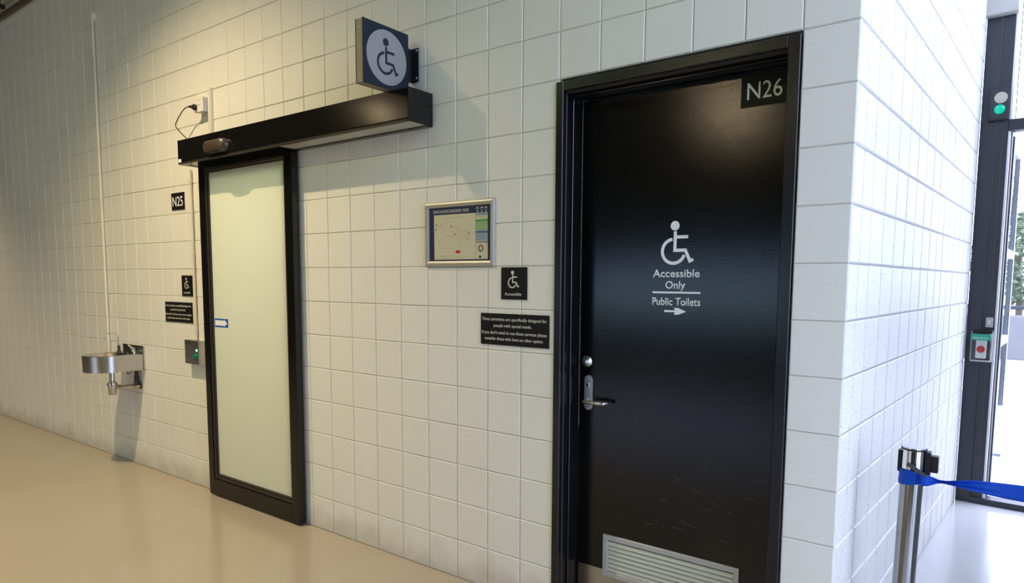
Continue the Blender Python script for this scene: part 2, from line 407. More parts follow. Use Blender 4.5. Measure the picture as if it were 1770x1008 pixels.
# rear and end walls of the concourse with a long low window facing the stands
wb = MB()
WZ0, WZ1, WX0, WX1 = .82, 1.84, -4.2, .7
wb.box(-14, 4.55, -9.6, -9.4, 0, WZ0); wb.box(-14, 4.55, -9.6, -9.4, WZ1, 5); wb.box(-14, WX0, -9.6, -9.4, WZ0, WZ1); wb.box(WX1, 4.55, -9.6, -9.4, WZ0, WZ1)
single('wall_rear', wb, UPPER, 'concourse wall behind the camera with a long window', 'wall', 'structure')
single('playing_field', MB().box(-90, -3, -90, -13, -1.4, -1.2), GRASS, 'green grass field far behind the camera', 'grass', 'structure')
single('stadium_stand', MB().prism([(-70, -3), (-70, -.5), (-110, 34), (-112, 34), (-112, -3)], 105, Matrix(((0, 0, 1, -110), (1, 0, 0, 0), (0, 1, 0, 0), (0, 0, 0, 1)))), mat('blue_grey_seating', (.34, .43, .55), .8), 'blue grey seating stand across the field', 'stand', 'structure')
single('wall_left', MB().box(-14, -13.8, -9.4, 0, 0, 5), UPPER, 'far left end wall of the concourse', 'wall', 'structure')

# ---------------------------------------------------------------- ceiling edge beam, top left
bt = thing('ceiling_beam', (-7, 0, 4.04), 'olive painted beam and brown pipe along the wall top at far left', 'beam')
part('pipe', MB().tube([(-13.5, -.030, 4.082), (2.9, -.030, 4.082)], .024, 12), BROWN, bt, True)
part('beam_web', MB().box(-13.6, 2.95, -.035, .004, 4.112, 4.150, .003), BEAM, bt)
part('beam_flange', MB().box(-13.6, 2.95, -.07, .004, 4.158, 4.190, .003), BEAM, bt)
part('joint_plate', MB().box(-4.66, -4.62, -.085, -.03, 4.125, 4.185, .003), DARKC, bt)
part('upper_infill', MB().box(-13.6, 2.9, -.02, .004, 4.2, 4.99), DARKC, bt)

# ---------------------------------------------------------------- sliding door (N25)
d1 = thing('door_1', (-.58, -.035, 0), 'black framed frosted glass sliding door left of the evacuation sign', 'door', kind='structure')
YF, YB = -.060, -.012
LX0, LX1, LZ0, LZ1 = -1.108, -.053, .010, 2.300
part('stile', MB().box(LX0, -1.045, YF, YB, LZ0, LZ1, .002), ALU_BLACK, d1)
part('stile', MB().box(-.125, LX1, YF, YB, LZ0, LZ1, .002), ALU_BLACK, d1)
part('bottom_rail', MB().box(-1.045, -.125, YF+.0005, YB, LZ0, .127, .002), ALU_BLACK, d1)
part('top_rail', MB().box(-1.045, -.125, YF+.0005, YB, 2.268, LZ1, .002), ALU_BLACK, d1)
for a, b, c, d, y, k in ((-1.045, -.125, .127, 2.268, -.053, .017), (-1.027, -.143, .1445, 2.256, -.044, .0165)):
    bd = MB()
    bd.box(a, a+k, y, YB, c, d, .004); bd.box(b-k, b, y, YB, c, d, .004); bd.box(a+k, b-k, y, YB, c, c+k, .004); bd.box(a+k, b-k, y, YB, d-k*.75, d, .004)
    part('glazing_bead', bd, ALU_BLACK2, d1)
part('frosted_pane', MB().box(-1.02, -.150, -.036, -.030, .150, 2.250), FROST, d1)
st = part('direction_sticker', MB().box(-1.004, -.836, -.0368, -.0360, 1.200, 1.260), BLUEST, d1, label='blue sticker with a white arrow pointing right')
ar = [(.008, .012), (.118, .012), (.118, .006), (.158, .030), (.118, .054), (.118, .048), (.008, .048)]
part('arrow', MB().prism([(x, y) for x, y in ar], .0005, face_wall(-1.004, -.0368, 1.200)), WHITE, st)
# dim room behind the frosted pane, with an unseen lamp added to backlight the pane
_l = bpy.data.lights.new('pane_backlight', 'POINT'); _l.energy = 52; _l.color = (1, .95, .78); _l.shadow_soft_size = .12
_o = bpy.data.objects.new('pane_backlight', _l); COL.objects.link(_o); _o.location = (-.5, 1.1, 2.2)
single('wall_room', MB().box(-1.6, .4, 1.6, 1.7, 0, 2.4).box(-1.6, -1.5, .22, 1.6, 0, 2.4).box(.3, .4, .22, 1.6, 0, 2.4).box(-1.6, .4, .22, 1.7, 2.4, 2.5), PAINT, 'plain walls of the room behind the frosted sliding door', 'wall', 'structure')

# ---------------------------------------------------------------- sliding door operator (header box)
HX0, HX1, HZ0, HZ1, HY = -1.157, 1.044, 2.295, 2.455, -.166
hd = thing('door_operator', ((HX0+HX1)/2, 0, HZ0), 'long black header box over the sliding door carrying its sensor', 'door operator')
part('cover', MB().box(HX0+.003, HX1-.003, HY, -.002, HZ0+.014, HZ1, .004, 2), ALU_BLACK, hd)
part('front_lip', MB().box(HX0+.003, HX1-.003, HY-.0015, -.150, HZ0, HZ0+.012, .001), ALU_BLACK2, hd)
part('end_cap', MB().box(HX0, HX0+.003, HY-.002, 0, HZ0, HZ1+.001), ALU_BLACK, hd)
part('end_cap', MB().box(HX1-.003, HX1, HY-.002, 0, HZ0, HZ1+.001), ALU_BLACK, hd)
for a_, b_ in ((HX0+.004, -1.116), (-.045, HX1-.004)): part('underside', MB().box(a_, b_, -.149, -.040, HZ0+.003, HZ0+.014), HDRUNDER, hd, label='pale underside panel of the header')
part('track_cover', MB().box(-1.115, -.046, -.149, -.040, HZ0+.004, HZ0+.014), ALU_BLACK, hd)
part('track', MB().box(HX0+.004, HX1-.004, -.039, -.003, HZ0-.002, HZ0+.014), ALU_BLACK, hd)
sb = MB(); seg = 14
cap = [(-.785+.035, 0)]
prof = []
for k in range(9):
    a = k*PI/16; prof.append((.055*math.sin(a+0.0), 0))
# capsule shaped sensor: half superellipsoid bulging from the header face
def capsule(mb, x0, x1, z0, z1, y0, dep, nu=36, nv=8):
    r = (z1-z0)/2; zc = (z0+z1)/2; hl = (x1-x0)/2-r; xc = (x0+x1)/2; rings = []
    for j in range(nv+1):
        t = j/nv; s_ = math.cos(t*PI/2)**.55; y = y0-dep*math.sin(t*PI/2)**.8
        ring = []
        for k in range(nu):
            a = 2*PI*k/nu; cx_ = hl if math.cos(a) >= 0 else -hl
            ring.append(mb.bm.verts.new((xc+(cx_+r*math.cos(a))*(s_ if j < nv else .02), y, zc+r*math.sin(a)*(s_ if j < nv else .02))))
        rings.append(ring)
    for a, b in zip(rings, rings[1:]):
        for k in range(nu): mb.bm.faces.new((a[k], a[(k+1) % nu], b[(k+1) % nu], b[k]))
    mb.bm.faces.new(rings[-1]); mb.bm.faces.new(rings[0][::-1]); return mb
sn = part('motion_sensor', capsule(MB(), -.790, -.535, 2.322, 2.402, HY, .052), BRONZE, hd, True, label='rounded bronze plastic motion sensor')
part('sensor_window', MB().box(-.74, -.60, HY-.040, HY-.005, 2.319, 2.330, .003), BLKPLAST, sn)
part('maker_plate', MB().box(-1.151, -1.118, HY-.0022, HY-.0015, 2.308, 2.330), WHITE, hd, label='tiny white sticker at the left end')

# ---------------------------------------------------------------- N26 door
YD = .140
d2 = thing('door_2', (2.3, .16, 0), 'black painted door lettered Accessible Only with a vent grille', 'door', kind='structure')
fr = MB()
def jamb_profile():
    # architrave face, shallow rebate, then the deep glossy reveal
    mb = MB()
    mb.box(1.787, 1.824, -.008, .20, 0, 2.388, .0025)      # left
    mb.box(2.754, 2.797, -.008, .20, 0, 2.388, .0025)      # right
    mb.box(1.824, 2.754, -.0079, .20, 2.349, 2.388, .0025) # head
    return mb
dfm = part('door_frame', jamb_profile(), FRAMEBLK, d2)
st_ = MB()
st_.box(1.822, 1.835, .062, .1395, 0, 2.349, .002); st_.box(2.741, 2.756, .062, .1395, 0, 2.349, .002); st_.box(1.835, 2.741, .062, .1395, 2.334, 2.351, .002)
part('door_stop', st_, JAMBBLK, dfm)
sl = MB(); sl.box(1.8235, 1.8275, .018, .026, 0, 2.34, .001); sl.box(1.8235, 2.7545, .018, .026, 2.3445, 2.3495, .001); sl.box(1.8235, 2.7545, .036, .044, 2.3445, 2.3495, .001)
part('seal_strip', sl, ALU_BLACK2, dfm)
part('worn_edge', MB().box(1.8345, 1.8365, .1370, .1398, .86, 1.42).box(1.8345, 1.8360, .1375, .1398, 1.42, 2.30), WORN, dfm, label='chipped timber edge beside the lock')
leaf = part('door_leaf', MB().box(1.838, 2.739, YD, YD+.045, .012, 2.330, .001), DOORBLK, d2)
npt = part('number_plate', MB().box(2.546, 2.716, YD-.004, YD, 2.200, 2.315, .0008), SIGNBLK, d2, label='black plate reading N26')
part('lettering', text_mesh('N26', .130, .062, .0005, face_wall(2.570, YD-.004, 2.227), WHITE, .0), WHITE, npt)
dt = YD-.0001
part('accessible_symbol', access_symbol(MB(), .181, .0006, face_wall(2.228, dt, 1.603)), WHITE, d2)
part('lettering', text_mesh('Accessible', .207, .032, .0006, face_wall(2.194, dt, 1.552), WHITE), WHITE, d2)
part('lettering', text_mesh('Only', .088, .032, .0006, face_wall(2.252, dt, 1.504), WHITE), WHITE, d2)
part('printed_rule', MB().box(2.194, 2.407, dt-.0006, dt, 1.4840, 1.4915), WHITE, d2)
part('lettering', text_mesh('Public Toilets', .213, .032, .0006, face_wall(2.194, dt, 1.4345), WHITE), WHITE, d2)
part('printed_arrow', MB().prism([(0, -.004), (.050, -.004), (.042, -.014), (.062, -.014), (.098, 0), (.062, .014), (.042, .014), (.050, .004), (0, .004)], .0006, face_wall(2.250, dt, 1.4095)), WHITE, d2)
# vent grille with single blades
gr = part('vent_grille', MB().box(1.980, 2.608, YD-.010, YD, .352, .376, .0015).box(1.980, 2.608, YD-.010, YD, .180, .205, .0015)
          .box(1.980, 2.005, YD-.0099, YD, .205, .352, .0015).box(2.583, 2.608, YD-.0099, YD, .205, .352, .0015), ALUG, d2, label='aluminium louvre grille')
for k in range(7):
    z = .2085+k*.0203
    bl = MB(); bl.prism([(-.0092, .0), (-.0012, .0150), (-.0004, .0150), (-.0080, -.0010)], .578, Matrix(((0, 0, 1, 2.005), (1, 0, 0, YD-.0002), (0, 1, 0, z), (0, 0, 0, 1))))
    part('louvre_blade', bl, ALUG, gr)
part('grille_backing', MB().box(2.005, 2.583, YD-.0004, YD-.0001, .205, .352), DARKC, gr)
part('kick_plate', MB().box(1.845, 2.732, YD-.0015, YD, .015, .2055, .0003), STEEL, d2, label='stainless kick plate')
# lever handle set
cz = 1.0235
hp = [(1.891-.0225*math.cos(a) if False else 1.891, cz) for a in (0,)]
pl = [(.0225*math.cos(a*PI/12), .058+.0225*math.sin(a*PI/12)) for a in range(13)] + [(.0225*math.cos(PI+a*PI/12), -.058+.0225*math.sin(PI+a*PI/12)) for a in range(13)]
hs = part('door_handle', MB().prism(pl, .010, face_wall(1.891, YD, cz)), STEEL2, d2, True, label='satin steel plate and lever handle')
part('lever', MB().tube([(1.888, YD-.006, .988), (1.888, YD-.040, .988), (1.892, YD-.050, .988), (1.902, YD-.055, .988), (1.975, YD-.055, .988), (1.990, YD-.052, .988), (1.997, YD-.042, .988), (1.999, YD-.030, .988)], .0085, 12), STEEL2, hs, True)
part('lever_rose', MB().lathe((1.888, YD-.010, .988), [(.013, 0), (.013, .004), (.010, .006)], 20, 'y'), STEEL2, hs, True)
part('key_cylinder', MB().lathe((1.891, YD-.010, 1.058), [(.0095, 0), (.0095, .003), (.006, .0035)], 20, 'y'), CHROME, hs, True)
kn = part('privacy_turn', MB().lathe((1.877, YD, 1.166), [(.026, 0), (.026, .003), (.018, .012), (.006, .020), (.004, .022)], 28, 'y'), STEEL2, d2, True, label='conical steel privacy indicator')
part('indicator', MB().prism([(.0085*math.cos(a*PI/8), .0085*math.sin(a*PI/8)) for a in range(16)], .0008, face_wall(1.874, YD-.0130, 1.1765)), GREENBTN, kn)
# chips of paint missing from the door
ch = MB()
for x, z, l, a in ((2.13, .93, .020, 60), (2.36, .52, .012, 80), (2.27, .47, .018, 70), (2.42, .66, .04, -12), (2.5, .62, .03, -14), (2.58, .62, .014, -5), (2.2, .84, .010, 50), (2.02, 1.03, .006, 10), (2.46, .44, .006, 0), (2.33, .70, .03, -10), (2.6, .9, .012, 75)) + tuple((random.uniform(2.12, 2.70), random.uniform(.42, .80), random.uniform(.012, .06), random.gauss(-6, 5)) for _ in range(12)):
    mt = face_wall(x, dt, z) @ Matrix.Rotation(math.radians(a), 4, 'Z')
    ch.prism([(-l/2, -.0004), (l/2, -.0002), (l/2, .0003), (-l/2, .0005)], .0003, mt)
part('paint_chips', ch, mat('scratch_grey', (.13, .13, .13), .6), d2, kind='stuff')

# ---------------------------------------------------------------- projecting accessible sign
ps = thing('projecting_sign', (.92, 0, 2.457), 'navy box sign with a wheelchair disc, jutting out above the header box', 'sign')
BX0, BX1, PY0, PY1, PZ0, PZ1 = .868, .920, -.336, -.043, 2.4575, 2.752
part('face_panel', MB().box(BX1-.003, BX1, PY0, PY1, PZ0, PZ1, .0006), NAVY, ps)
part('face_panel', MB().box(BX0, BX0+.003, PY0, PY1, PZ0, PZ1, .0006), NAVY, ps)
es = MB(); es.box(BX0+.003, BX1-.003, PY0+.002, PY0+.005, PZ0+.003, PZ1-.003); es.box(BX0+.003, BX1-.003, PY1-.005, PY1-.002, PZ0+.003, PZ1-.003)
es.box(BX0+.003, BX1-.003, PY0+.005, PY1-.005, PZ0+.002, PZ0+.005); es.box(BX0+.003, BX1-.003, PY0+.005, PY1-.005, PZ1-.005, PZ1-.002)
eo = part('edge_strip', es, TAN, ps, label='tan metal edge strip')
for z in (2.712, 2.498):
    part('screw', MB().lathe((.893, PY0+.002, z), [(.0045, 0), (.004, .0015), (.002, .002)], 12, 'y'), STEEL2, eo, True)
dm = face_east(BX1, -.186, 2.604)
dc = part('white_disc', MB().prism([(.128*math.cos(a*PI/36), .128*math.sin(a*PI/36)) for a in range(72)], .0005, dm), GREYDISC, ps)
part('accessible_symbol', access_symbol(MB(), .172, .0006, face_east(BX1+.0005, -.186-.065, 2.604-.082)), NAVY, dc)
bk = part('bracket', MB().box(.897, .951, -.006, -.0005, 2.530, 2.694, .001).box(.897, .903, -.043, -.006, 2.530, 2.694), BLKPLAST, ps)
for x, z in ((.940, 2.682), (.938, 2.548)):
    part('screw', MB().lathe((x, -.006, z), [(.007, 0), (.006, .003), (.003, .004)], 14, 'y'), STEEL2, bk, True)

# ---------------------------------------------------------------- small wall signs
def accessible_sign(x0, z0, label):
    t = thing('accessible_sign', (x0, 0, z0), label, 'sign', 'small accessible signs')
    pt = part('plate', MB().box(x0, x0+.150, -.0045, -.0005, z0, z0+.150, .0006), SIGNBLK, t)
    part('accessible_symbol', access_symbol(MB(), .081, .0006, face_wall(x0+.040, -.0045, z0+.053)), CREAMW, t)
    part('lettering', text_mesh('Accessible', .096, .0140, .0006, face_wall(x0+.022, -.0045, z0+.0185), CREAMW, .006), CREAMW, t)
    return t
def notice_sign(x0, z0, label):
    t = thing('notice_sign', (x0, 0, z0), label, 'sign', 'amenity notice signs')
    part('plate', MB().box(x0, x0+.400, -.0045, -.0005, z0, z0+.150, .0006), SIGNBLK, t)
    for s, ox, wd, b in (('These amenities are specifically designed for', .008, .380, .034), ('people with special needs.', .081, .222, .064),
                         ("If you don't need to use these services please", .008, .380, .098), ('consider those who have no other option.', .025, .344, .127)):
        part('lettering', text_mesh(s, wd, .0145, .0006, face_wall(x0+ox, -.0045, z0+.150-b), CREAMW, .004), CREAMW, t)
    return t
a1 = accessible_sign(1.486, 1.445, 'black accessible sign just left of the N26 door')
n1 = notice_sign(1.361, 1.227, 'black amenities notice just left of the N26 door')
a2 = copy_tree(a1); a2.location = (-1.500, 0, 1.404); a2['label'] = 'black accessible sign left of the sliding door, below N25'
n2 = copy_tree(n1); n2.location = (-1.764, 0, 1.207); n2['label'] = 'black amenities notice left of the sliding door, above the button box'
rn = thing('room_number_sign', (-1.6, 0, 2.03), 'black N25 sign left of the sliding door', 'sign')
part('plate', MB().box(-1.600, -1.417, -.0055, -.0005, 2.030, 2.152, .0006), SIGNBLK, rn)
part('lettering', text_mesh('N25', .148, .068, .0006, face_wall(-1.584, -.0055, 2.056), WHITE, .0), WHITE, rn)

# ---------------------------------------------------------------- evacuation diagram
ev = thing('evacuation_sign', (.990, 0, 1.600), 'silver framed evacuation diagram on the block wall between the doors', 'sign')
EX0, EX1, EZ0, EZ1 = .992, 1.447, 1.600, 1.921
def rail(p0, p1, inw):
    # mitred rounded snap frame rail from p0 to p1, inw points to the inside
    mb = MB(); p0, p1, inw = Vector(p0), Vector(p1), Vector(inw); d = (p1-p0).normalized(); W_ = .028; rings = []
    for t in range(7):
        u = W_*t/6; h = .004+.011*math.sin(PI*(t+.4)/6.8)
        a = p0+inw*u+d*u; b = p1+inw*u-d*u
        rings.append((mb.bm.verts.new((a.x, -h, a.z)), mb.bm.verts.new((b.x, -h, b.z))))
    u = W_; a0 = mb.bm.verts.new((p0.x, -.0005, p0.z)); b0 = mb.bm.verts.new((p1.x, -.0005, p1.z))
    a = p0+inw*u+d*u; b = p1+inw*u-d*u; a9 = mb.bm.verts.new((a.x, -.0005, a.z)); b9 = mb.bm.verts.new((b.x, -.0005, b.z))
    seq = [(a0, b0)]+rings+[(a9, b9)]
    for q, r in zip(seq, seq[1:]): mb.bm.faces.new((q[0], q[1], r[1], r[0]))
    mb.bm.faces.new([q[0] for q in seq]); mb.bm.faces.new([q[1] for q in seq][::-1])
    mb.bm.faces.new((seq[0][0], seq[0][1], seq[-1][1], seq[-1][0]))
    return mb
A, B, C_, D_ = (EX0, 0, EZ1), (EX1, 0, EZ1), (EX1, 0, EZ0), (EX0, 0, EZ0)
for p, q, inw in ((A, B, (0, 0, -1)), (B, C_, (-1, 0, 0)), (C_, D_, (0, 0, 1)), (D_, A, (1, 0, 0))):
    part('frame_rail', rail(p, q, inw), SILV, ev, True)
part('printed_sheet', MB().box(1.018, 1.430, -.004, -.001, 1.618, 1.902), PNAVY, ev)
def uvp(x, y):          # position on the sheet, read off a 1008 px close-up
    u = (x-15)/945; yt = 135-77*u; yb = 968-4*u; v = (y-yt)/(yb-yt)
    return 1.026+u*.396, 1.896-v*.273
def quad(mb, pts, lay=1):
    P = [uvp(*p) for p in pts]; mb.prism(P, .0002, face_wall(0, -.004-.00025*(lay-1), 0)); return mb
mp = part('evacuation_map', quad(MB(), [(78, 248), (732, 205), (735, 925), (85, 930)]), MAPC, ev, label='cream floor plan with a red you-are-here box')
ln = MB()
def seg_(a, b, wd=.0005, lay=2):
    P0, P1 = Vector(uvp(*a)), Vector(uvp(*b)); d = (P1-P0).normalized(); n_ = Vector((-d.y, d.x))*wd
    ln.prism([tuple(P0+n_), tuple(P1+n_), tuple(P1-n_), tuple(P0-n_)], .0002, face_wall(0, -.004-.00025, 0))
for a, b in (((235, 293), (575, 270)), ((545, 565), (480, 765)), ((490, 560), (455, 740)), ((555, 545), (660, 630)), ((590, 480), (715, 530)), ((450, 465), (490, 490)), ((490, 490), (520, 505)), ((520, 505), (555, 545)),
             ((100, 440), (160, 410)), ((105, 470), (165, 425)), ((250, 560), (480, 560)), ((160, 640), (190, 760)), ((190, 760), (430, 745)), ((230, 700), (245, 745)), ((370, 490), (390, 515)), ((205, 505), (225, 520)), ((190, 540), (215, 545)),
             ((560, 590), (650, 640)), ((600, 540), (625, 550)), ((625, 575), (650, 585)), ((320, 440), (350, 455)), ((280, 415), (300, 430)), ((150, 430), (160, 470)), ((230, 465), (255, 460)), ((540, 470), (560, 480))):
    seg_(a, b)
dots = [(220, 368), (280, 352), (343, 343), (408, 340), (477, 347), (547, 360), (633, 397), (715, 442), (157, 632), (203, 613), (251, 600), (298, 594), (345, 592), (391, 597), (438, 607), (547, 655), (598, 695), (490, 652), (95, 420), (155, 390)]
def dot(mb, x, y, r): P = uvp(x, y); mb.prism([(P[0]+sx_*r, P[1]+sz_*r) for sx_, sz_ in ((-1, -1), (1, -1), (1, 1), (-1, 1))], .0002, face_wall(0, -.00425, 0))
for x, y in dots: dot(ln, x, y, .0013)
for k in range(12):
    for j in range(2):
        if (k*7+j*3) % 5: dot(ln, 105+k*42, 880+j*28-k*.6, .0012 + .0008*(k % 3 == 0)); seg_((118+k*42, 880+j*28), (134+k*42, 880+j*28))
for x, y in ((190, 398), (213, 423), (402, 425), (462, 438), (579, 488)): dot(ln, x, y, .0026)
part('map_lines', ln, mat('print_line_grey', (.20, .19, .15), .5), mp, kind='stuff')
part('location_box', quad(MB(), [(430, 788), (500, 783), (500, 828), (430, 832)], 2), PRED, mp)
for x, y in ((122, 393), (357, 416), (418, 532), (630, 520), (110, 470)):
    part('map_mark', quad(MB(), [(x-13, y-9), (x+13, y-10), (x+13, y+8), (x-13, y+9)], 2), PRED, mp)
part('title_lettering', text_mesh('EVACUATION DIAGRAM / SIGN', .235, .0150, .0003, face_wall(uvp(70, 228)[0], -.004, uvp(70, 222)[1]-.0005), CREAMW, .0), CREAMW, ev)
ic = MB()
for x, y in ((762, 137), (827, 131), (888, 128)):
    P = uvp(x, y)
    ic.prism(stroke([(P[0]+.0075*math.cos(a*PI/8), P[1]-.002+.0065*math.sin(a*PI/8)) for a in range(9)], .0035), .0003, face_wall(0, -.004, 0))
    for j in range(4): ic.prism([(P[0]-.005, P[1]-.008-j*.004), (P[0]+.005, P[1]-.008-j*.004), (P[0]+.005, P[1]-.0065-j*.004), (P[0]-.005, P[1]-.0065-j*.004)], .0002, face_wall(0, -.004, 0))
part('equipment_icons', ic, CREAMW, ev)
sp_ = part('side_panel', quad(MB(), [(738, 205), (915, 192), (917, 922), (738, 925)]), MAPC, ev)
for nm, q, m_ in (('heading_bar', [(738, 207), (915, 195), (915, 238), (738, 248)], PALEB), ('green_heading', [(738, 314), (915, 302), (915, 328), (738, 342)], TILEG), ('green_text_box', [(738, 342), (915, 328), (915, 476), (738, 482)], PALEG),
                  ('blue_heading', [(738, 486), (915, 481), (915, 508), (738, 513)], TILEB), ('grey_text_box', [(738, 513), (915, 508), (915, 638), (738, 640)], PALEB), ('grey_bar', [(738, 645), (915, 643), (915, 672), (738, 674)], PGREY)):
    part(nm, quad(MB(), q, 2), m_, sp_)
tx = MB()
for k in range(17):
    y = 215+k*25
    if 300 < y < 345 or 478 < y < 515: continue
    wd = (70, 55, 76, 60)[k % 4]; P, Q = uvp(828-wd, y+4), uvp(828+wd-(k % 3)*18, y)
    tx.prism([(P[0], P[1]-.0004), (Q[0], P[1]-.0004), (Q[0], P[1]+.0006), (P[0], P[1]+.0006)], .0002, face_wall(0, -.0046, 0))
P = uvp(812, 755); tx.prism(stroke([(P[0]+.0140*math.cos(a*PI/4+.2), P[1]+.0140*math.sin(a*PI/4+.2)) for a in range(9)], .006), .0002, face_wall(0, -.0043, 0))
P = uvp(803, 888); tx.prism([(P[0]+.009*math.cos(a*PI/2), P[1]+.009*math.sin(a*PI/2)) for a in range(4)], .0002, face_wall(0, -.0043, 0))
part('small_print', tx, PDARK, sp_, kind='stuff')
part('ring_mark', MB().prism([(uvp(812, 715)[0]-.006, uvp(812, 715)[1]-.003), (uvp(812, 715)[0]+.006, uvp(812, 715)[1]-.003), (uvp(812, 715)[0]+.006, uvp(812, 715)[1]+.003), (uvp(812, 715)[0]-.006, uvp(812, 715)[1]+.003)], .0002, face_wall(0, -.0046, 0)), PRED, sp_)

# ---------------------------------------------------------------- drinking fountain
FX0, FX1, FZ0, FZ1 = -2.495, -2.145, .800, .930
FXC, FR, FL = (FX0+FX1)/2, .175, .200
df = thing('drinking_fountain', (FXC, 0, FZ0), 'stainless wall basin drinking fountain left of the green button box', 'drinking fountain')
def dshape(ins=0, n=28):
    r = FR-ins
    return [(FXC+r, -.013)] + [(FXC+r*math.cos(a), -FL-r*math.sin(a)) for a in [PI*k/n for k in range(n+1)]] + [(FXC-r, -.013)]
ba = MB(); o1, o2 = dshape(0), dshape(.004)
def loop(pts, z, s=1.0): return [ba.bm.verts.new((FXC+(x-FXC)*s, -.16+(y+.16)*s if y < -.02 else y, z)) for x, y in pts]
r0, r1, r2 = loop(o2, FZ0+.002, .975), loop(o1, FZ0, .985), loop(o1, FZ1-.003)
r3 = loop(o2, FZ1)
for p, q in ((r1, r2), (r2, r3)):
    for k in range(len(p)-1): ba.bm.faces.new((p[k], p[k+1], q[k+1], q[k]))
ba.bm.faces.new(r1[::-1])
basin = part('basin', ba, STEEL, df, True, label='D shaped stainless basin')
# top deck with a round bowl sunk in it
dk = MB(); N = 48; cc = (FXC, -.205); ri = .148
inner = [dk.bm.verts.new((cc[0]+ri*math.cos(2*PI*k/N), cc[1]+ri*math.sin(2*PI*k/N), FZ1-.001)) for k in range(N)]
def ray_d(a):
    dx, dy = math.cos(a), math.sin(a); best = 9
    pts = dshape(.004, 60); pts = pts+[pts[0]]
    for (x0, y0), (x1, y1) in zip(pts, pts[1:]):
        ex, ey = x1-x0, y1-y0; det = dx*ey-dy*ex
        if abs(det) < 1e-9: continue
        t = ((x0-cc[0])*ey-(y0-cc[1])*ex)/det; s_ = ((x0-cc[0])*dy-(y0-cc[1])*dx)/det
        if t > 0 and -1e-6 <= s_ <= 1+1e-6: best = min(best, t)
    return best
outer = []
for k in range(N):
    a = 2*PI*k/N; t = ray_d(a); outer.append(dk.bm.verts.new((cc[0]+t*math.cos(a), cc[1]+t*math.sin(a), FZ1)))
rings = [outer, inner]
for r, dz in ((.138, .010), (.120, .035), (.090, .058), (.050, .072), (.018, .076)):
    rings.append([dk.bm.verts.new((cc[0]+r*math.cos(2*PI*k/N), cc[1]+r*math.sin(2*PI*k/N), FZ1-dz)) for k in range(N)])
for p, q in zip(rings, rings[1:]):
    for k in range(N): dk.bm.faces.new((p[k], p[(k+1) % N], q[(k+1) % N], q[k]))
dk.bm.faces.new(rings[-1])
part('bowl', dk, STEEL, df, True)
part('backsplash', MB().box(FX0, FX1+.008, -.012, -.0005, FZ0, .993, .001), STEEL, df)
part('gooseneck_spout', MB().tube([(-2.413, -.077, .93), (-2.413, -.077, 1.03)] + [(-2.413, -.077-.045*(1-math.cos(a)), 1.05+.042*math.sin(a)) for a in [k*PI/12 for k in range(12)]] + [(-2.413, -.170, 1.042)], .0052, 10), CHROME, df, True)
part('spout_body', MB().tube([(-2.413, -.077, .928), (-2.413, -.077, .945), (-2.413, -.077, .95), (-2.413, -.077, .985)], [.016, .015, .010, .011], 14).box(-2.437, -2.413, -.081, -.073, .975, .983, .002), BLKRUB, df, True)
part('bubbler_tap', MB().tube([(-2.205, -.055, .928), (-2.205, -.055, .945), (-2.205, -.058, .958), (-2.208, -.06, .975)], [.018, .013, .016, .020], 14).tube([(-2.208, -.06, .970), (-2.245, -.075, 1.000)], [.009, .007], 10).tube([(-2.20, -.06, .968), (-2.185, -.085, .972)], [.010, .006], 10), CHROME, df, True)
DX, DY = -2.32, -.177
part('tail_pipe', MB().tube([(DX, DY, .80), (DX, DY, .705)], .019, 16), CHROME, df, True)
part('bottle_trap', MB().lathe((DX, DY, 0), [(.020, .715), (.024, .712), (.024, .703), (.036, .700), (.037, .686), (.033, .682), (.031, .66), (.029, .612), (.022, .602), (.006, .600)], 24), STEEL, df, True)
part('waste_pipe', MB().tube([(DX+.02, DY+.02, .664), (-2.285, -.13, .664), (-2.245, -.02, .667), (-2.237, -.001, .667)], .015, 12), CHROME, df, True)
part('pipe_nut', MB().tube([(-2.293, -.148, .664), (-2.284, -.122, .664)], .023, 6), STEEL, df)
part('pipe_nut', MB().tube([(-2.258, -.056, .666), (-2.250, -.032, .666)], .023, 6), STEEL, df)
part('wall_flange', MB().lathe((-2.237, 0, .667), [(.030, .0005), (.028, .005), (.016, .007)], 20, 'y'), BLKRUB, df, True)
part('supply_valve', MB().tube([(-2.232, -.030, .80), (-2.232, -.030, .75), (-2.232, -.030, .748), (-2.232, -.030, .69)], [.014, .014, .018, .018], 12).tube([(-2.232, -.03, .70), (-2.225, -.002, .682)], .012, 10), BLKPLAST, df, True)
part('supply_hose', MB().tube([(-2.31+.09*t, -.06-.02*math.sin(PI*t), .80-.035*math.sin(PI*t)) for t in [k/10 for k in range(11)]], .0035, 8), BLKRUB, df, True)

# ---------------------------------------------------------------- conduits, outlet, cable, button box
def conduit(x, z0, z1, r, clips, label):
    t = thing('conduit', (x, 0, z0), label, 'conduit')
    part('pipe', MB().tube([(x, -r-.003, z0), (x, -r-.003, z1)], r, 12), CONDUIT, t, True)
    for z in clips: part('saddle_clip', MB().tube([(x, -r-.003, z-.010), (x, -r-.003, z+.010)], r*1.35, 12).box(x-.028, x+.0, -.005, -.0005, z-.009, z+.009), CONDUIT, t, True)
    return t
c1 = conduit(-2.752, .86, 3.62, .0115, (1.45, 2.2, 3.0), 'tall white conduit rising behind the drinking fountain')
part('junction_box', MB().lathe((-2.752, -.001, 3.655), [(.038, 0), (.038, .028), (.030, .032)], 20, 'y'), CONDUIT, c1, True)
conduit(-1.302, 1.095, 2.294, .0105, (1.16, 1.71, 2.22), 'thin white conduit from the header box down to the button box')
tk = thing('cable_trunking', (-1.0, 0, 2.456), 'short white trunking above the black header box', 'trunking')
part('trunk_body', MB().box(-1.032, -.992, -.015, -.0005, 2.456, 2.810, .001), CONDUIT, tk)
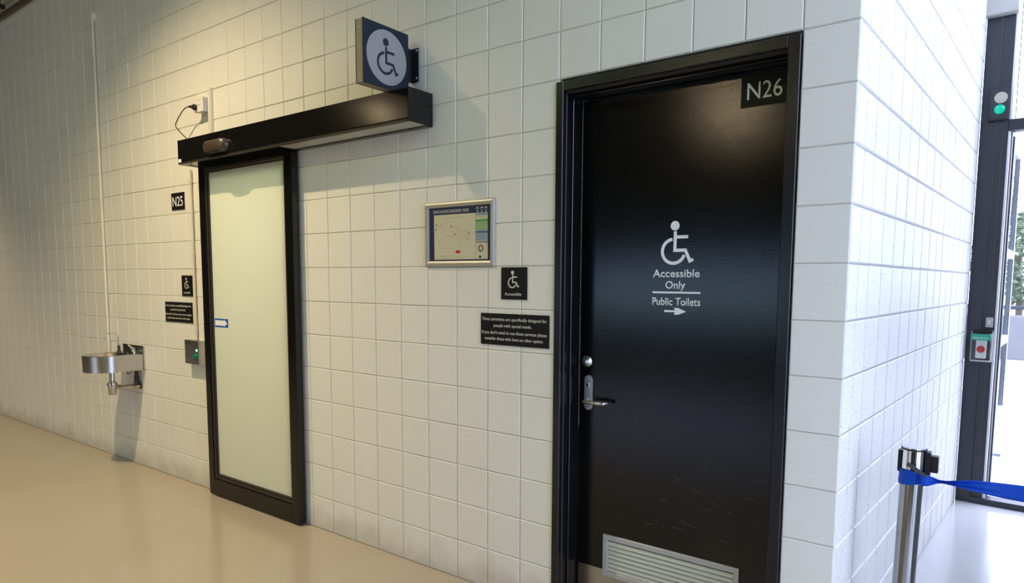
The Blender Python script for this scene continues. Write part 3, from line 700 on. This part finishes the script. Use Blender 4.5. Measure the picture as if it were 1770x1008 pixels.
part('trunk_lid', MB().box(-1.028, -.996, -.019, -.0148, 2.456, 2.806, .001), CONDUIT, tk)
po = thing('power_outlet', (-1.09, 0, 2.655), 'white power outlet box above the left end of the header', 'outlet')
part('back_box', MB().box(-1.138, -1.042, -.036, -.0005, 2.658, 2.754, .002), WPLAST, po)
fp = part('face_plate', MB().box(-1.142, -1.038, -.050, -.039, 2.655, 2.757, .003), WPLAST, po)
for x, z in ((-1.085, 2.733), (-1.075, 2.700), (-1.095, 2.700)): part('pin_hole', MB().box(x-.0035, x+.0035, -.0506, -.0500, z-.004, z+.004), BLKPLAST, fp)
pc = thing('power_cable', (-1.15, -.06, 2.456), 'black plug and cable looping from the outlet to the header box', 'cable')
part('plug', MB().lathe((-1.125, -.0505, 2.690), [(.020, 0), (.021, .010), (.017, .020), (.010, .024)], 20, 'y').tube([(-1.125, -.066, 2.690), (-1.150, -.075, 2.694), (-1.165, -.078, 2.695)], [.011, .009, .006], 10), BLKPLAST, pc, True)
cpts = [(-1.165, -.078, 2.695), (-1.195, -.082, 2.692), (-1.24, -.085, 2.672), (-1.305, -.085, 2.628), (-1.335, -.085, 2.597), (-1.325, -.083, 2.572), (-1.27, -.08, 2.530), (-1.215, -.075, 2.490), (-1.190, -.07, 2.458), (-1.150, -.07, 2.4575)]
def catmull(P, n=6):
    P = [Vector(p) for p in P]; out = []
    for i in range(len(P)-1):
        a, b, c, d = P[max(i-1, 0)], P[i], P[i+1], P[min(i+2, len(P)-1)]
        for k in range(n):
            t = k/n; out.append(.5*((2*b)+(c-a)*t+(2*a-5*b+4*c-d)*t*t+(3*b-a-3*c+d)*t**3))
    return out+[P[-1]]
part('cord', MB().tube(catmull(cpts[:-1] + [(-1.150, -.07, 2.4595)]), .0035, 8), BLKPLAST, pc, True)
part('cord_loop', MB().tube(catmull([(-1.135, -.06, 2.4585), (-1.13, -.06, 2.478), (-1.115, -.06, 2.486), (-1.10, -.06, 2.478), (-1.09, -.06, 2.4585)]), .0035, 8), BLKPLAST, pc, True)
bb = thing('door_button_box', (-1.31, 0, .918), 'grey metal push button box with green button beside the sliding door', 'button box')
part('housing', MB().box(-1.404, -1.212, -.050, -.0005, .918, 1.090, .002), STEEL2, bb)
part('engraved_text', text_mesh('Occupied', .075, .012, .0003, face_wall(-1.395, -.050, 1.062), PDARK, 0), PDARK, bb)
part('engraved_text', text_mesh('Push To', .050, .012, .0003, face_wall(-1.395, -.050, 1.018), PDARK, 0), PDARK, bb)
part('engraved_text', text_mesh('Close Door', .095, .012, .0003, face_wall(-1.395, -.050, .972), PDARK, 0), PDARK, bb)
part('indicator_light', MB().lathe((-1.238, -.050, 1.021), [(.009, 0), (.009, .002), (.004, .004)], 16, 'y'), GREENLIT, bb, True, label='lit green light')
part('push_button', MB().lathe((-1.245, -.050, .975), [(.023, 0), (.022, .012), (.015, .018), (.004, .020)], 24, 'y'), GREENBTN, bb, True, label='round dark green push button')
part('small_lamp', MB().lathe((-1.238, -.050, 1.064), [(.005, 0), (.004, .001)], 12, 'y'), BLKPLAST, bb, True)

# ---------------------------------------------------------------- glazed entrance at the end of the side wall
w1 = thing('window_1', tuple(E0), 'dark framed glazed entrance beyond the side wall', 'window', kind='structure', local=True, rz=-TH)
FH = 5.0
part('mullion', MB().box(.001, .088, 0, .10, 0, FH, .0015), POSTDK, w1)
part('mullion_cover', MB().box(.0915, .156, .006, .10, 0, FH, .0015), POSTDK, w1)
part('brown_seam', MB().box(.126, .131, .0045, .0062, .10, 2.5), BROWN, w1)
part('jamb_strip', MB().box(.158, .172, .012, .16, .04, 2.54, .001).box(.158, .172, .012, .16, 2.616, FH, .001), mat('daylit_post_side', (.90, .91, .93), .35), w1, label='pale strip standing in for the daylit side of the post')  # side of the dark post coloured near white for the daylight it catches
part('seal_strip', MB().box(.173, .178, .05, .155, .04, 2.54).box(.186, .190, .05, .07, 2.616, FH), BLKRUB, w1)
part('transom', MB().box(.1575, 1.21, .004, .10, 2.541, 2.615, .002), POSTDK, w1)
part('sill', MB().box(.084, 1.21, -.012, .10, .0005, .042, .002), POSTDK, w1)
for e in (1.17,):
    part('mullion', MB().box(e-.03, e+.03, 0.002, .10, .042, FH, .002), POSTDK, w1)
for e0_, e1_ in ((.190, 1.14),):
    part('pane', MB().box(e0_, e1_, .050, .056, 2.615, FH), GLASS, w1)
# open outward leaf
d3 = thing('door_3', tuple(E0), 'open glazed entrance door leaf with pale frame', 'door', kind='structure', local=True, rz=-TH)
SILF = mat('pale_door_frame', (.62, .66, .72), .35, metal=.3)
e0_, e1_, n0_, n1_ = .150, .186, .17, .80
part('stile', MB().box(e0_, e1_, n0_, n0_+.05, .03, 2.53, .002), POSTDK, d3)
part('stile', MB().box(e0_, e1_, n1_-.07, n1_, .03, 2.53, .002), SILF, d3)
for z0, z1 in ((.03, .60), (1.085, 1.145), (1.715, 1.775), (2.45, 2.53)):
    part('rail', MB().box(e0_+.001, e1_-.001, n0_+.05, n1_-.07, z0, z1, .001), SILF, d3)
for z0, z1 in ((.60, 1.085), (1.145, 1.715), (1.775, 2.45)):
    part('pane', MB().box(.166, .171, n0_+.05, n1_-.07, z0, z1), GLASS, d3)
    part('gasket', MB().box(e1_-.003, e1_, n1_-.085, n1_-.07, z0, z1), BLKRUB, d3)
part('door_bolt', MB().tube([(.186, .30, .30), (.225, .30, .30)], .014, 10), SILF, d3, True)
# unseen glazing added on the right, placed and sized for the daylight it admits
w2 = thing('window_2', (4.4, 0, 0), 'unseen tall glazed wall on the right, sized to let in daylight', 'window', kind='structure')
for y in (-1.95, -1.1, -.3, 1.3, 2.9): part('mullion', MB().box(4.35, 4.45, y-.03, y+.03, 0, 5), POSTDK, w2)
for y, y2, z in ((-1.95, -1.1, .03), (-1.1, -.3, .03), (-.3, 1.3, 3.23), (1.3, 2.9, 3.23)): part('pane', MB().box(4.398, 4.404, y+.03, y2-.03, z, 5), GLASS, w2)

single('wall_east', MB().box(4.35, 4.55, -9.4, -1.98, 0, 5).box(4.35, 4.55, -.27, 3.0, 0, 3.2), mat('east_plaster', (.35, .36, .38), .7), 'unseen plain wall right of the entrance, shaped to limit daylight', 'wall', 'structure')  # out of view, cut to hold daylight back from the block walls
def onpost(name, e, z, label, cat):
    p = E0 + Vector((math.cos(TH)*e, -math.sin(TH)*e, z)); return thing(name, tuple(p), label, cat, local=True, rz=-TH)
# (local frame: x across the post, -y towards the room)
jb = onpost('junction_cover', .088, 3.285, 'pale grey steel cover box at the top of the dark post', 'cover box')
part('box_body', MB().box(-.088, .086, -.062, .0, 0, .26, .003), GREYBOX, jb)
part('lid', MB().box(-.088, .086, -.067, -.0625, .004, .262, .002), GREYBOX, jb)
for x, z in ((-.078, .018), (.074, .018)): part('screw', MB().lathe((x, -.067, z), [(.004, 0), (.003, .0015)], 10, 'y'), STEEL2, jb, True)
sw = onpost('exit_button_plate', .102, 2.622, 'dark plate with a white button and green lens on the post', 'switch plate')
part('plate', MB().box(-.055, .052, -.016, -.0005, 0, .196, .002), POSTDK, sw)
part('lower_lip', MB().box(-.058, .052, -.024, -.0005, -.010, .002, .002), BLKPLAST, sw)
part('white_button', MB().lathe((.006, -.016, .136), [(.037, 0), (.036, .006), (.022, .007), (.021, .005), (.020, .0075), (.003, .008)], 32, 'y'), mat('cream_plastic', (.60, .55, .46), .4), sw, True)
part('green_lens', MB().lathe((.002, -.016, .062), [(.031, 0), (.029, .010), (.018, .018), (.003, .020)], 28, 'y'), GREENLENS, sw, True, label='lit green lens')
eb = onpost('emergency_button', .094, 1.000, 'emergency door release with red button under clear cover on the post', 'emergency button')
part('back_box', MB().box(-.028, .032, -.045, -.0005, .022, .148, .004), WPLAST, eb)
part('red_button', MB().lathe((.002, -.045, .085), [(.024, 0), (.024, .004), (.018, .007), (.003, .008)], 24, 'y'), REDBTN, eb, True)
part('clear_cover', MB().box(-.058, .060, -.080, -.0005, .0, .200, .016, 3), CLEARPL, eb, True)
part('cover_rim', MB().box(-.060, .062, -.012, -.0005, -.004, .006, .002).box(-.062, -.056, -.014, -.0005, 0, .205, .002).box(.058, .064, -.014, -.0005, 0, .205, .002), WPLAST, eb)
gl = part('green_label', MB().box(-.054, .056, -.0815, -.080, .148, .190), GREENLBL, eb)
part('lettering', text_mesh('EMERGENCY', .085, .011, .0004, face_wall(-.042, -.0815, .158), WHITE, 0), WHITE, gl)
part('hinge_bar', MB().box(-.050, .060, -.040, -.0005, .204, .216, .002), BLKPLAST, eb)
lg = onpost('key_switch', .130, 1.234, 'small pale grey switch just above the emergency button', 'switch')
part('plate', MB().box(-.020, .021, -.012, -.0005, 0, .068, .003), GREYBOX, lg)
part('rocker', MB().box(-.006, .008, -.015, -.012, .020, .048, .001), WPLAST, lg)

# ---------------------------------------------------------------- barrier post and belt
SPX, SPY = 3.193, .146
bx_, by_ = SPX-.016, SPY
bp_ = thing('barrier_post', (bx_, by_, 0), 'chrome retractable belt barrier post beside the white side wall', 'barrier post')
def px(z): return (bx_+.016*z/.97, by_, z)
part('base', MB().lathe((bx_, by_, 0), [(.155, 0), (.155, .010), (.140, .018), (.050, .030), (.045, .040)], 40), CHROME, bp_, True)
part('pole', MB().tube([px(.03), px(.845)], .0355, 40), mat('polished_steel', (.33, .32, .32), .13, metal=1), bp_, True)
hdx = part('head', MB().tube([px(.845), px(.962)], .0385, 40), CHROME, bp_, True)
part('head_rim', MB().tube([px(.960), px(.966)], .0398, 40), BLKPLAST, hdx, True)
part('head_cap', MB().tube([px(.966), px(.9685), px(.970)], [.037, .036, .020], 40), mat('cap_chrome', (.6, .62, .66), .25, metal=.9), hdx, True)
part('belt_slot', MB().box(SPX-.047, SPX-.036, by_-.018, by_+.018, .880, .955, .002), BLKPLAST, bp_)
part('belt_slot', MB().box(SPX+.036, SPX+.052, by_-.022, by_+.018, .876, .958, .002), BLKPLAST, bp_)
part('belt_receiver', MB().box(SPX+.052, SPX+.074, by_-.016, by_+.016, .890, .946, .002), BLKPLAST, bp_)
part('front_strip', MB().box(SPX-.005, SPX+.008, by_-.0400, by_-.036, .868, .958), BLKPLAST, bp_)
bel = thing('barrier_belt', (3.26, .13, .85), 'blue webbing belt looped round the barrier post', 'belt')
def pxray(x, y, dep): return cam.matrix_world.translation + (fw + R_*((x-899.4)/FPX) - U_*((y-593.24)/FPX))*dep
wr = MB(); rings = []
nW = 30
for k in range(nW+1):
    a = math.radians(-35+ (-290)*k/nW)          # round the pole, starting and ending on the +x side
    rr = .0415; zt = .893-.016*max(0, math.cos(a)); zb = .843+.006*math.cos(a)
    row = []
    for j in range(5):
        t = j/4; row.append(wr.bm.verts.new((SPX-.002+rr*math.cos(a)*(1+.02*math.sin(j*2.1)), by_+rr*math.sin(a)*(1+.02*math.sin(j*2.1)), zb+(zt-zb)*t)))
    rings.append(row)
for p, q in zip(rings, rings[1:]):
    for j in range(4): wr.bm.faces.new((p[j], q[j], q[j+1], p[j+1]))
part('belt_loop', wr, BLUEBELT, bel, True)
# the free run: gathered at the buckle, twisting flat as it leaves to the right
rb = MB(); stn = []
run = [((1592, 829), 2.275, 12.0, 0), ((1604, 831), 2.275, 9.5, .1), ((1613, 832), 2.275, 6.5, .3), ((1620, 832.5), 2.275, 3.8, .5), ((1630, 833), 2.27, 3.2, .7), ((1650, 835), 2.26, 6.0, .8),
       ((1680, 839), 2.24, 10.0, .6), ((1710, 844.5), 2.22, 12.0, .35), ((1740, 849.5), 2.20, 13.5, .2), ((1775, 855), 2.17, 14.5, .1), ((1830, 862), 2.12, 15, .05), ((1900, 870), 2.06, 15.5, 0)]
for (x, y), dep, hw, fold in run:
    row = []
    for j in range(5):
        t = (j-2)/2; p = pxray(x, y + t*hw, dep); off = fw*(.010*fold*(1 if j % 2 else -1) + .012*fold*t)
        row.append(rb.bm.verts.new(p+off))
    stn.append(row)
for p, q in zip(stn, stn[1:]):
    for j in range(4): rb.bm.faces.new((p[j], q[j], q[j+1], p[j+1]))
bo = part('belt_run', rb, BLUEBELT, bel, True)
so = bo.modifiers.new('thickness', 'SOLIDIFY'); so.thickness = .0012
c0, c1_ = pxray(1568.5, 801.5, 2.25), pxray(1600, 823.5, 2.24)
dd = (c1_-c0); L_ = dd.length; q_ = dd.to_track_quat('X', 'Z')
cb = MB().box(-L_/2, L_/2, -.004, .004, -.0065, .0065, .001); bmesh.ops.transform(cb.bm, matrix=Matrix.Translation((c0+c1_)/2) @ q_.to_matrix().to_4x4(), verts=cb.bm.verts)
part('belt_clip', cb, BLKPLAST, bel, label='black end clip tucked under the belt')

# ---------------------------------------------------------------- outside
def outp(e, n, z): return E0 + Vector((math.cos(TH)*e+math.sin(TH)*n, -math.sin(TH)*e+math.cos(TH)*n, z))
lw = thing('low_wall', tuple(outp(0, 11.3, -.02)), 'pale concrete low wall outside with a dark rail on top', 'wall', local=True, rz=-TH)
part('wall_body', MB().box(-6, 9, 0, .25, 0, .90, .01), mat('rendered_wall', (.17, .175, .18), .8, noise=(3, (.14, .145, .15), .8)), lw)
part('handrail', MB().box(-6, 9, .08, .14, 1.02, 1.10, .01), POSTDK, lw)
for k in range(11): part('rail_post', MB().box(-5.9+k*1.45, -5.86+k*1.45, .09, .13, .90, 1.03), POSTDK, lw)
def tree(e, n, h, r, label, seed):
    rg = random.Random(seed)
    t = thing('tree', tuple(outp(e, n, -.02)), label, 'tree', 'trees outside the entrance', local=True)
    part('trunk', MB().tube([(0, 0, 0), (.03, .02, h*.3), (-.04, .05, h*.6), (.02, 0, h*.85)], [.09, .07, .05, .02], 8), BARK, t, True)
    lf = MB()
    for k in range(3200):
        th_, ph = rg.uniform(0, 2*PI), math.acos(rg.uniform(-1, 1)); rad = r*rg.uniform(.35, 1)**.6
        c = Vector((rad*math.sin(ph)*math.cos(th_), rad*math.sin(ph)*math.sin(th_), h*.68+rad*1.1*math.cos(ph)))
        if math.sin(c.x*5+seed)+math.cos(c.z*6+c.y*4) < -.5: continue
        rot = Matrix.Rotation(rg.uniform(0, 6), 3, 'X') @ Matrix.Rotation(rg.uniform(0, 6), 3, 'Z'); s_ = rg.uniform(.05, .10)
        vv = [lf.bm.verts.new(c+rot @ Vector(q)*s_) for q in ((-1, 0, 0), (0, -.5, .1), (1, 0, 0), (0, .5, .1))]
        lf.bm.faces.new(vv)
    part('foliage', lf, LEAF, t, kind='stuff')
tree(-.55, 13.5, 3.1, 1.0, 'leafy green tree behind the low wall outside', 3)
tree(1.9, 16.0, 4.0, 1.5, 'taller tree further right behind the low wall outside', 5)
